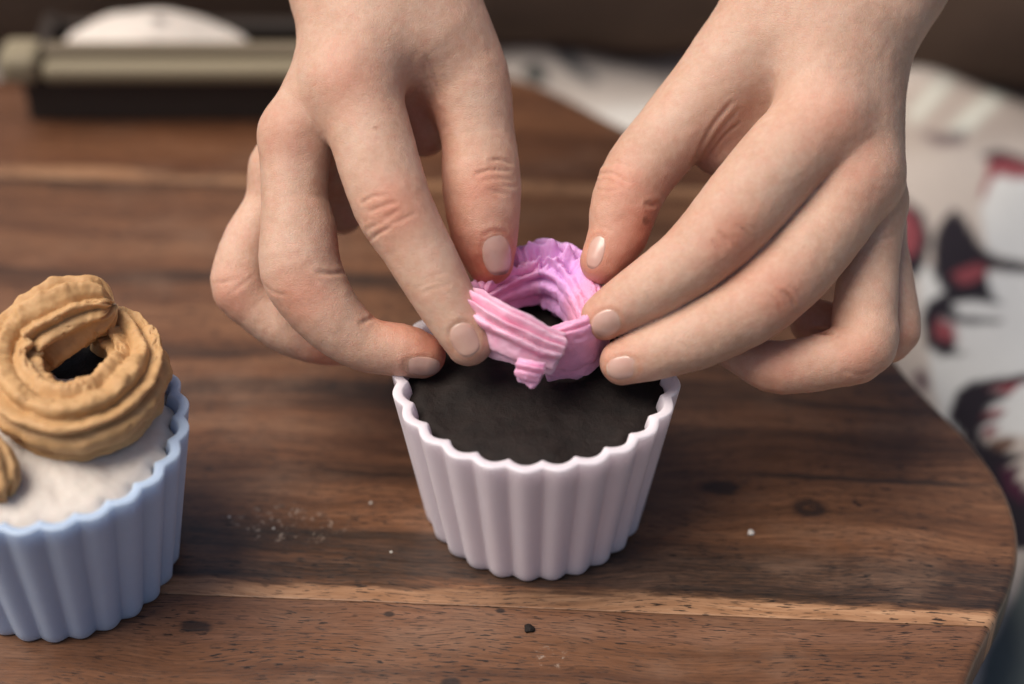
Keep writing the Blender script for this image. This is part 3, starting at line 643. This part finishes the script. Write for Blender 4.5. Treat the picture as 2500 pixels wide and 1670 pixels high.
def build_hand(palm, fingers, creases, nails, reds, spots, h=0.055):
    Hd = Hand(palm, fingers); V, Fq = Hd.mesh(h)
    V = V - Hd.sdf(V)[:, None] * Hd.grad(V)
    G = Hd.grad(V)
    dep = D0 - V[:, 2]; px = 1250 + F_PX * V[:, 0] / dep; py = 835 - F_PX * V[:, 1] / dep
    vd = np.stack([-V[:, 0], -V[:, 1], D0 - V[:, 2]], -1); vd /= np.linalg.norm(vd, axis=1)[:, None]; fc = (G * vd).sum(1)
    keys = [tuple(p) for c in creases for p in c[0]] + [(q[0], q[1]) for q in spots] + [(q[0], q[1]) for q in nails]
    zz_ = dict(zip(keys, Hd.cast([k[0] for k in keys], [k[1] for k in keys])[:, 2]))
    def front(pts):                                      # skin on the near side around these photo points only
        z = np.mean([zz_[tuple(p)] for p in pts])
        return (fc > 0.05) & (np.abs(V[:, 2] - z) < 0.75)
    disp = 0.014 * fbm(V * 1.5, 3) + 0.005 * fbm(V * 6, 2)
    for pts, dp, wd in creases:
        dp = dp * 1.35
        P = catmull(np.array(pts, float), 14)[:, :2] if len(pts) > 2 else np.array(pts, float)
        m = front(pts); d = pline_d(P, px, py)
        ends = np.minimum(np.hypot(px - P[0, 0], py - P[0, 1]), np.hypot(px - P[-1, 0], py - P[-1, 1])); 
        disp += np.where(m, -dp * np.exp(-(d / wd) ** 2) * (0.45 + 0.55 * sstep(0, 16, ends)) + dp * 0.16 * np.exp(-((d - 2.3 * wd) / (1.2 * wd)) ** 2), 0)
    tint = np.ones((len(V), 3)) * (1 + 0.035 * fbm(V * 1.2 + 4, 3))[:, None]
    for (x, y, d, r, amt) in reds:
        q = np.linalg.norm(V - cf(x, y, d), axis=1); f = (min(0.95, amt * 1.25) * np.exp(-(q / r) ** 2))[:, None]
        tint = tint * (1 - f) + tint * np.array([0.95, 0.46, 0.36]) * f  # flush at tips and knuckles, plus warm shade painted between the fingers
    for (x, y, r, c) in spots:
        m = front([(x, y)]); f = np.where(m, 1 - sstep(0.5, 1.3, np.hypot(px - x, py - y) / r + 0.3 * fbm(np.stack([px * 0.12, py * 0.12, px * 0], -1), 2)), 0)[:, None]
        tint = tint * (1 - f) + tint * np.array(c) * f
    nl = []
    for (cx, cy, ax, ay, hl, hw, dirt) in nails:
        a = np.array([ax, ay], float); a /= np.linalg.norm(a); b = np.array([-a[1], a[0]])
        u = ((px - cx) * a[0] + (py - cy) * a[1]) / hl; v = ((px - cx) * b[0] + (py - cy) * b[1]) / hw
        rad = (np.abs(u) ** 2.3 + np.abs(v) ** 2.3) ** (1 / 2.3)
        m = front([(cx, cy)]) & (rad < 2)
        disp += np.where(m, -0.008 * (1 - sstep(0.92, 1.06, rad)) + 0.009 * np.exp(-((rad - 1.22) / 0.15) ** 2) * (1 - sstep(0.2, 0.7, u)), 0)
        tint = np.where((m & (rad > 0.95) & (rad < 1.15))[:, None], tint * np.array([0.98, 0.90, 0.87]), tint)
        nl.append((cx, cy, a, b, hl, hw, dirt))
    Vd = V + disp[:, None] * G
    o = mesh('hand', cw(Vd), Fq, M_skin); o.parent = person; o.location = tuple(-np.array(person.location)); vcol(o, 'tint', np.clip(tint, 0, 1.2))
    for cx, cy, a, b, hl, hw, dirt in nl:
        nu, nv = 26, 34; rr = np.linspace(0.0, 1.0, nu); an = np.linspace(0, 2 * math.pi, nv, endpoint=False)
        RR, AN = np.meshgrid(rr, an, indexing='ij')
        k = 1.0 / (np.abs(np.cos(AN)) ** 2.3 + np.abs(np.sin(AN)) ** 2.3) ** (1 / 2.3)
        u = RR * k * np.cos(AN); v = RR * k * np.sin(AN)
        X = cx + a[0] * u * hl + b[0] * v * hw; Yp = cy + a[1] * u * hl + b[1] * v * hw
        q = Hd.cast(X.ravel(), Yp.ravel()); g = Hd.grad(q, 0.12)
        ht = (0.002 + 0.014 * (1 - v ** 2) * (1 - u ** 2) - 0.026 * sstep(0.80, 1.0, RR) - 0.012 * sstep(-0.2, -1.0, u) + 0.012 * sstep(0.5, 1.0, u)).ravel()
        q = q + g * ht[:, None]
        f = [tuple(x_) for x_ in grid_faces(nu, nv, wrap_v=True)]
        n_ = mesh('fingernail', cw(q), f, M_nail); n_.parent = o
        t = np.ones((nu * nv, 3)); lun = np.exp(-(((u.ravel() + 0.95) / 0.30) ** 2 + (v.ravel() / 0.75) ** 2))[:, None] * 0.8
        t = t * (1 - lun) + np.array([1.12, 1.25, 1.25]) * lun
        fe = sstep(0.80, 0.90, u.ravel() + 0.12 * (1 - v.ravel() ** 2) - 0.1)[:, None]; t = t * (1 - fe) + np.array([1.18, 1.42, 1.42]) * fe
        ed_ = (0.22 * sstep(0.72, 1.0, RR.ravel()))[:, None]; t = t * (1 - ed_) + t * np.array([0.75, 0.55, 0.45]) * ed_
        if dirt:
            e = (sstep(0.70, 0.82, u.ravel()) * (1 - sstep(0.1, 0.7, np.abs(v.ravel() - dirt[0]))) * dirt[1])[:, None]; t = t * (1 - e) + np.array([0.16, 0.13, 0.10]) * e
        vcol(n_, 'tint', t)
    return o
# hand on the left of the picture
A_palm = [[(960, -560, -6.0, 190), (870, -200, -2.6, 165), (848, -30, -1.3, 148), (880, 110, -0.7, 110)], [(1080, -560, -6.0, 190), (1010, -200, -2.6, 165), (992, -40, -1.2, 152), (1040, 90, -0.9, 140)],
          [(930, 40, -0.7, 140), (860, 200, 0.15, 112)], [(890, 70, -0.8, 122), (725, 330, -0.35, 85)], [(880, 90, -1.5, 110), (690, 410, -1.6, 72)], [(880, 90, -2.2, 100), (720, 440, -2.9, 62)],
          [(1000, 60, -1.7, 140), (900, 300, -2.3, 92)], [(1000, 170, -1.6, 95), (1035, 325, -2.0, 58)], [(800, 350, -1.5, 60), (800, 420, -1.7, 52)], [(820, 380, -2.4, 80), (835, 520, -2.8, 52)]]
A_fing = [[(860, 200, 0.15, 110), (900, 315, 0.45, 102), (955, 490, 0.85, 97), (1015, 600, 0.95, 85), (1072, 703, 1.0, 77), (1118, 785, 1.0, 68), (1145, 834, 0.95, 60)],
          [(722, 330, -0.35, 86), (719, 480, -0.15, 81), (728, 560, -0.05, 92), (737, 665, 0.05, 99), (803, 770, 0.12, 82), (878, 835, 0.05, 68), (945, 851, 0.0, 65), (990, 856, -0.05, 64), (1032, 868, -0.1, 56)],
          [(685, 415, -1.7, 70), (655, 505, -1.6, 62), (613, 585, -1.5, 66), (590, 690, -1.4, 76), (626, 744, -1.4, 66), (690, 794, -1.4, 64), (742, 822, -1.45, 60), (800, 838, -1.5, 53), (860, 848, -1.6, 44)],
          [(720, 450, -2.9, 60), (680, 580, -2.9, 55), (660, 690, -2.8, 55), (740, 780, -2.7, 50), (820, 815, -2.6, 42)],
          [(1050, 40, -1.2, 130), (1130, 180, -1.0, 110), (1165, 320, -0.85, 91), (1176, 455, -0.6, 96), (1182, 560, -0.5, 84), (1196, 637, -0.5, 59)]]
A_cre = [([(1020, 690), (1050, 676), (1088, 668)], 0.012, 4), ([(915, 540), (940, 528), (975, 512)], 0.016, 3.5), ([(900, 600), (930, 584), (960, 572)], 0.014, 3.5), ([(1170, 405), (1200, 402), (1240, 406)], 0.014, 3.5), ([(640, 690), (665, 712), (700, 722)], 0.012, 4), ([(520, 690), (548, 690), (575, 680)], 0.014, 4), ([(1030, 150), (1050, 205), (1060, 250)], 0.02, 5), ([(1180, 575), (1205, 562), (1235, 566)], 0.014, 4), ([(884, 496), (908, 482), (940, 476)], 0.030, 4), ([(903, 517), (935, 503), (968, 494)], 0.026, 4), ([(896, 560), (930, 543), (965, 520)], 0.02, 4), ([(905, 586), (925, 570), (952, 556)], 0.030, 4), ([(955, 548), (988, 534), (1012, 522)], 0.018, 4),
         ([(1018, 703), (1048, 690), (1085, 683)], 0.015, 5), ([(1030, 715), (1060, 703), (1095, 695)], 0.012, 5),
         ([(1162, 425), (1194, 415), (1246, 416)], 0.034, 4), ([(1196, 392), (1223, 390), (1250, 401)], 0.032, 4), ([(1192, 463), (1216, 470), (1240, 474)], 0.022, 4), ([(1232, 452), (1252, 456), (1262, 452)], 0.022, 4), ([(1180, 440), (1215, 436), (1250, 440)], 0.016, 4),
         ([(775, 664), (805, 668), (840, 664)], 0.034, 5), ([(880, 790), (897, 782), (914, 774)], 0.028, 5), ([(560, 720), (585, 700), (620, 672)], 0.012, 4), ([(1041, 140), (1062, 185), (1075, 240)], 0.03, 6)]
A_nail = [(1213, 620, 0.16, 1, 56, 39, (-0.25, 0.55)), (1135, 829, 0.5, 0.86, 46, 37, None), (1030, 894, 1, 0.07, 47, 26, None)]
A_red = [(1196, 650, -0.2, 0.9, 0.75), (1110, 560, -0.8, 1.0, 0.8), (1075, 420, -0.9, 0.7, 0.6), (1145, 850, 1.0, 0.5, 0.3), (1060, 860, -0.1, 0.7, 0.75), (980, 830, 0, 0.6, 0.45), (920, 780, 0, 0.4, 0.5), (830, 600, 0, 0.5, 0.6), (960, 510, 1.7, 0.75, 0.42), (1030, 300, -0.5, 0.7, 0.5), (735, 720, 0.8, 0.7, 0.40), (570, 720, -1.0, 0.6, 0.40), (845, 190, 1.2, 0.8, 0.28), (690, 340, 0.4, 0.7, 0.25), (1185, 450, 0.3, 0.6, 0.35), (790, 870, -1.2, 0.6, 0.5)]
A_spot = [(916, 313, 4.5, (0.55, 0.42, 0.36))]
hA = build_hand(A_palm, A_fing, A_cre, A_nail, A_red, A_spot)
# hand on the right of the picture
B_palm = [[(2190, -560, -6.0, 190), (1990, -200, -2.4, 165), (1935, -40, -1.2, 155), (1920, 90, -0.8, 140)], [(2360, -560, -6.0, 190), (2230, -200, -2.4, 165), (2160, -40, -1.2, 152), (2080, 120, -0.8, 125)],
          [(2000, 60, -0.5, 140), (2015, 285, 0.5, 108)], [(2060, 90, -0.5, 135), (2095, 420, 0.15, 103)], [(2090, 100, -1.1, 115), (2125, 480, -0.6, 78)], [(2090, 120, -1.9, 105), (2145, 540, -1.6, 58)],
          [(1950, 120, -1.7, 140), (1880, 330, -2.0, 105)], [(1870, 220, -1.3, 110), (1762, 352, -1.2, 78)]]
B_fing = [[(2015, 285, 0.5, 108), (1930, 372, 0.7, 110), (1844, 468, 0.9, 107), (1783, 541, 1.0, 102), (1704, 620, 1.05, 90), (1635, 673, 1.05, 81), (1577, 712, 1.0, 76), (1520, 745, 1.0, 66), (1476, 773, 0.95, 57)],
          [(2090, 425, 0.1, 108), (2024, 543, 0.45, 101), (1949, 640, 0.7, 99), (1895, 695, 0.82, 97), (1820, 756, 0.9, 92), (1706, 817, 0.95, 83), (1618, 850, 0.95, 74), (1560, 870, 0.95, 64), (1518, 885, 0.9, 55)],
          [(2135, 500, -0.6, 78), (2122, 640, -0.4, 74), (2112, 760, -0.15, 79), (2105, 845, 0.1, 82), (2022, 880, 0.2, 70), (1940, 894, 0.1, 67), (1888, 896, 0.0, 65), (1830, 874, -0.25, 54), (1780, 850, -0.5, 46)],
          [(2148, 560, -1.5, 58), (2170, 680, -1.3, 60), (2189, 795, -1.1, 58), (2170, 832, -1.1, 54), (2090, 815, -1.25, 62), (1985, 785, -1.35, 58)],
          [(1890, 60, -0.9, 140), (1735, 225, -0.7, 108), (1640, 325, -0.6, 93), (1556, 430, -0.35, 88), (1523, 510, -0.2, 82), (1508, 575, -0.1, 71), (1472, 638, 0.0, 56)]]
B_cre = [([(1460, 440), (1490, 442), (1525, 460)], 0.014, 3.5), ([(1770, 575), (1788, 592), (1798, 612)], 0.016, 3.5), ([(1815, 545), (1835, 556), (1850, 572)], 0.014, 3.5), ([(1898, 705), (1915, 728), (1928, 752)], 0.016, 3.5), ([(1925, 695), (1945, 712), (1960, 735)], 0.014, 3.5), ([(2060, 905), (2100, 915), (2140, 905)], 0.010, 5), ([(1660, 835), (1680, 850), (1690, 870)], 0.012, 4), ([(1448, 560), (1470, 556), (1490, 562)], 0.014, 4), ([(1465, 425), (1495, 424), (1536, 448)], 0.030, 4), ([(1474, 404), (1505, 396), (1545, 410)], 0.022, 4), ([(1452, 462), (1480, 466), (1510, 464)], 0.018, 4),
         ([(1755, 566), (1768, 580), (1781, 597)], 0.028, 4), ([(1797, 552), (1816, 562), (1833, 580)], 0.024, 4), ([(1740, 590), (1752, 605), (1762, 622)], 0.018, 4),
         ([(1910, 711), (1929, 728), (1944, 754)], 0.045, 4), ([(1885, 722), (1902, 742), (1912, 765)], 0.018, 4), ([(1985, 806), (2005, 810), (2030, 812)], 0.07, 5),
         ([(1690, 405), (1735, 315), (1785, 250)], 0.035, 5), ([(1708, 398), (1752, 328), (1800, 268)], 0.030, 5), ([(1725, 392), (1765, 335), (1805, 300)], 0.022, 4),
         ([(2100, 614), (2140, 592), (2192, 574)], 0.020, 4), ([(2110, 600), (2150, 582), (2195, 566)], 0.014, 4), ([(1606, 496), (1596, 500), (1580, 498)], 0.05, 5), ([(1570, 712), (1590, 735), (1602, 752)], 0.012, 4)]
B_nail = [(1455, 615, -0.27, 1, 47, 23, (0.1, 0.35)), (1481, 790, -0.90, 0.42, 40, 36, None), (1519, 898, -1, 0.16, 41, 32, None)]
B_red = [(1475, 650, 0.2, 0.8, 0.5), (1560, 560, 0.0, 0.8, 0.8), (1640, 450, -0.4, 0.6, 0.5), (1470, 790, 1.2, 0.6, 0.3), (1510, 900, 1.1, 0.6, 0.3), (1740, 330, -1.0, 0.8, 0.6), (1790, 590, 1.9, 0.75, 0.40), (1920, 730, 1.6, 0.7, 0.42), (1890, 900, 0.3, 0.8, 0.35), (1800, 720, 0.7, 0.6, 0.5), (1990, 790, -0.2, 0.6, 0.6), (2090, 880, 0.6, 0.7, 0.35), (2035, 290, 1.5, 0.9, 0.28), (2120, 440, 1.0, 0.8, 0.22), (1520, 440, 0.4, 0.6, 0.35), (2200, 830, -0.8, 0.5, 0.3)]
B_spot = [(1577, 538, 10, (0.58, 0.56, 0.56))]
hB = build_hand(B_palm, B_fing, B_cre, B_nail, B_red, B_spot)

# ------------------------------------------------------------------ brown trousers of the person sitting behind the board
M_tr = plain('brown_trouser_cloth', (0.085, 0.052, 0.036), (0.12, 0.075, 0.052), 0.6, 0.85, bump=0.3)
def leg(pts):
    P = catmull(np.array(pts, float), 90); n = 64; a = np.linspace(0, 2 * math.pi, n, endpoint=False)
    T = np.gradient(P[:, :3], axis=0); T /= np.linalg.norm(T, axis=1)[:, None]; B = np.cross(T, [0, 0, 1.0]); B /= np.linalg.norm(B, axis=1)[:, None]; Nn = np.cross(B, T)
    V = P[:, None, :3] + (B[:, None] * np.cos(a)[None, :, None] + Nn[:, None] * np.sin(a)[None, :, None]) * P[:, None, 3:4]
    V = V.reshape(-1, 3); V += 0.35 * np.stack([fbm(V * 0.25, 3)] * 3, -1) * 0.5; V[:, 2] = np.maximum(V[:, 2], CL + 0.35)
    Fq = [tuple(f) for f in grid_faces(90, n, wrap_v=True)] + [tuple(range(n))[::-1], tuple(range(89 * n, 90 * n))]
    o = mesh('trouser_leg', V, Fq, M_tr); o.parent = person; o.location = tuple(-np.array(person.location))
leg([(-34, 28, 2.4, 6.4), (-18, 30.0, 2.2, 6.4), (-6, 29.6, 1.6, 5.8), (4, 29.0, 1.2, 5.4), (14, 30.0, 1.0, 5.2)])
leg([(40, 28.5, 2.4, 6.4), (24, 27.4, 2.0, 6.0), (13, 27.4, 1.2, 5.6), (2, 36, 0.6, 5.0), (-10, 42, 0.2, 4.5)])
M_sh = plain('dark_torso_cloth', (0.035, 0.026, 0.022), (0.055, 0.04, 0.034), 0.6, 0.9, bump=0.3)
def loft(name, rows, mat, n=64):                         # rows: centre xyz, half width, half depth (horizontal sections)
    P = catmull(np.array(rows, float), 60); a = np.linspace(0, 2 * math.pi, n, endpoint=False)
    V = np.stack([P[:, None, 0] + P[:, None, 3] * np.cos(a), P[:, None, 1] + P[:, None, 4] * np.sin(a), np.repeat(P[:, 2:3], n, 1)], -1).reshape(-1, 3)
    V += 0.4 * fbm(V * 0.2, 3)[:, None]
    o = mesh(name, V, [tuple(f) for f in grid_faces(60, n, wrap_v=True)] + [tuple(range(n))[::-1], tuple(range(59 * n, 60 * n))], mat); o.parent = person; o.location = tuple(-np.array(person.location))
loft('unseen_torso', [(2, 45, 1, 10.5, 7.5), (2, 45, 12, 10, 7), (2, 44.5, 23, 10.5, 7), (2, 44.5, 32, 10, 6), (2, 45, 36, 6, 5), (2, 45, 38, 4, 4)], M_sh)  # unseen torso, added to block the sky's reflection on the board
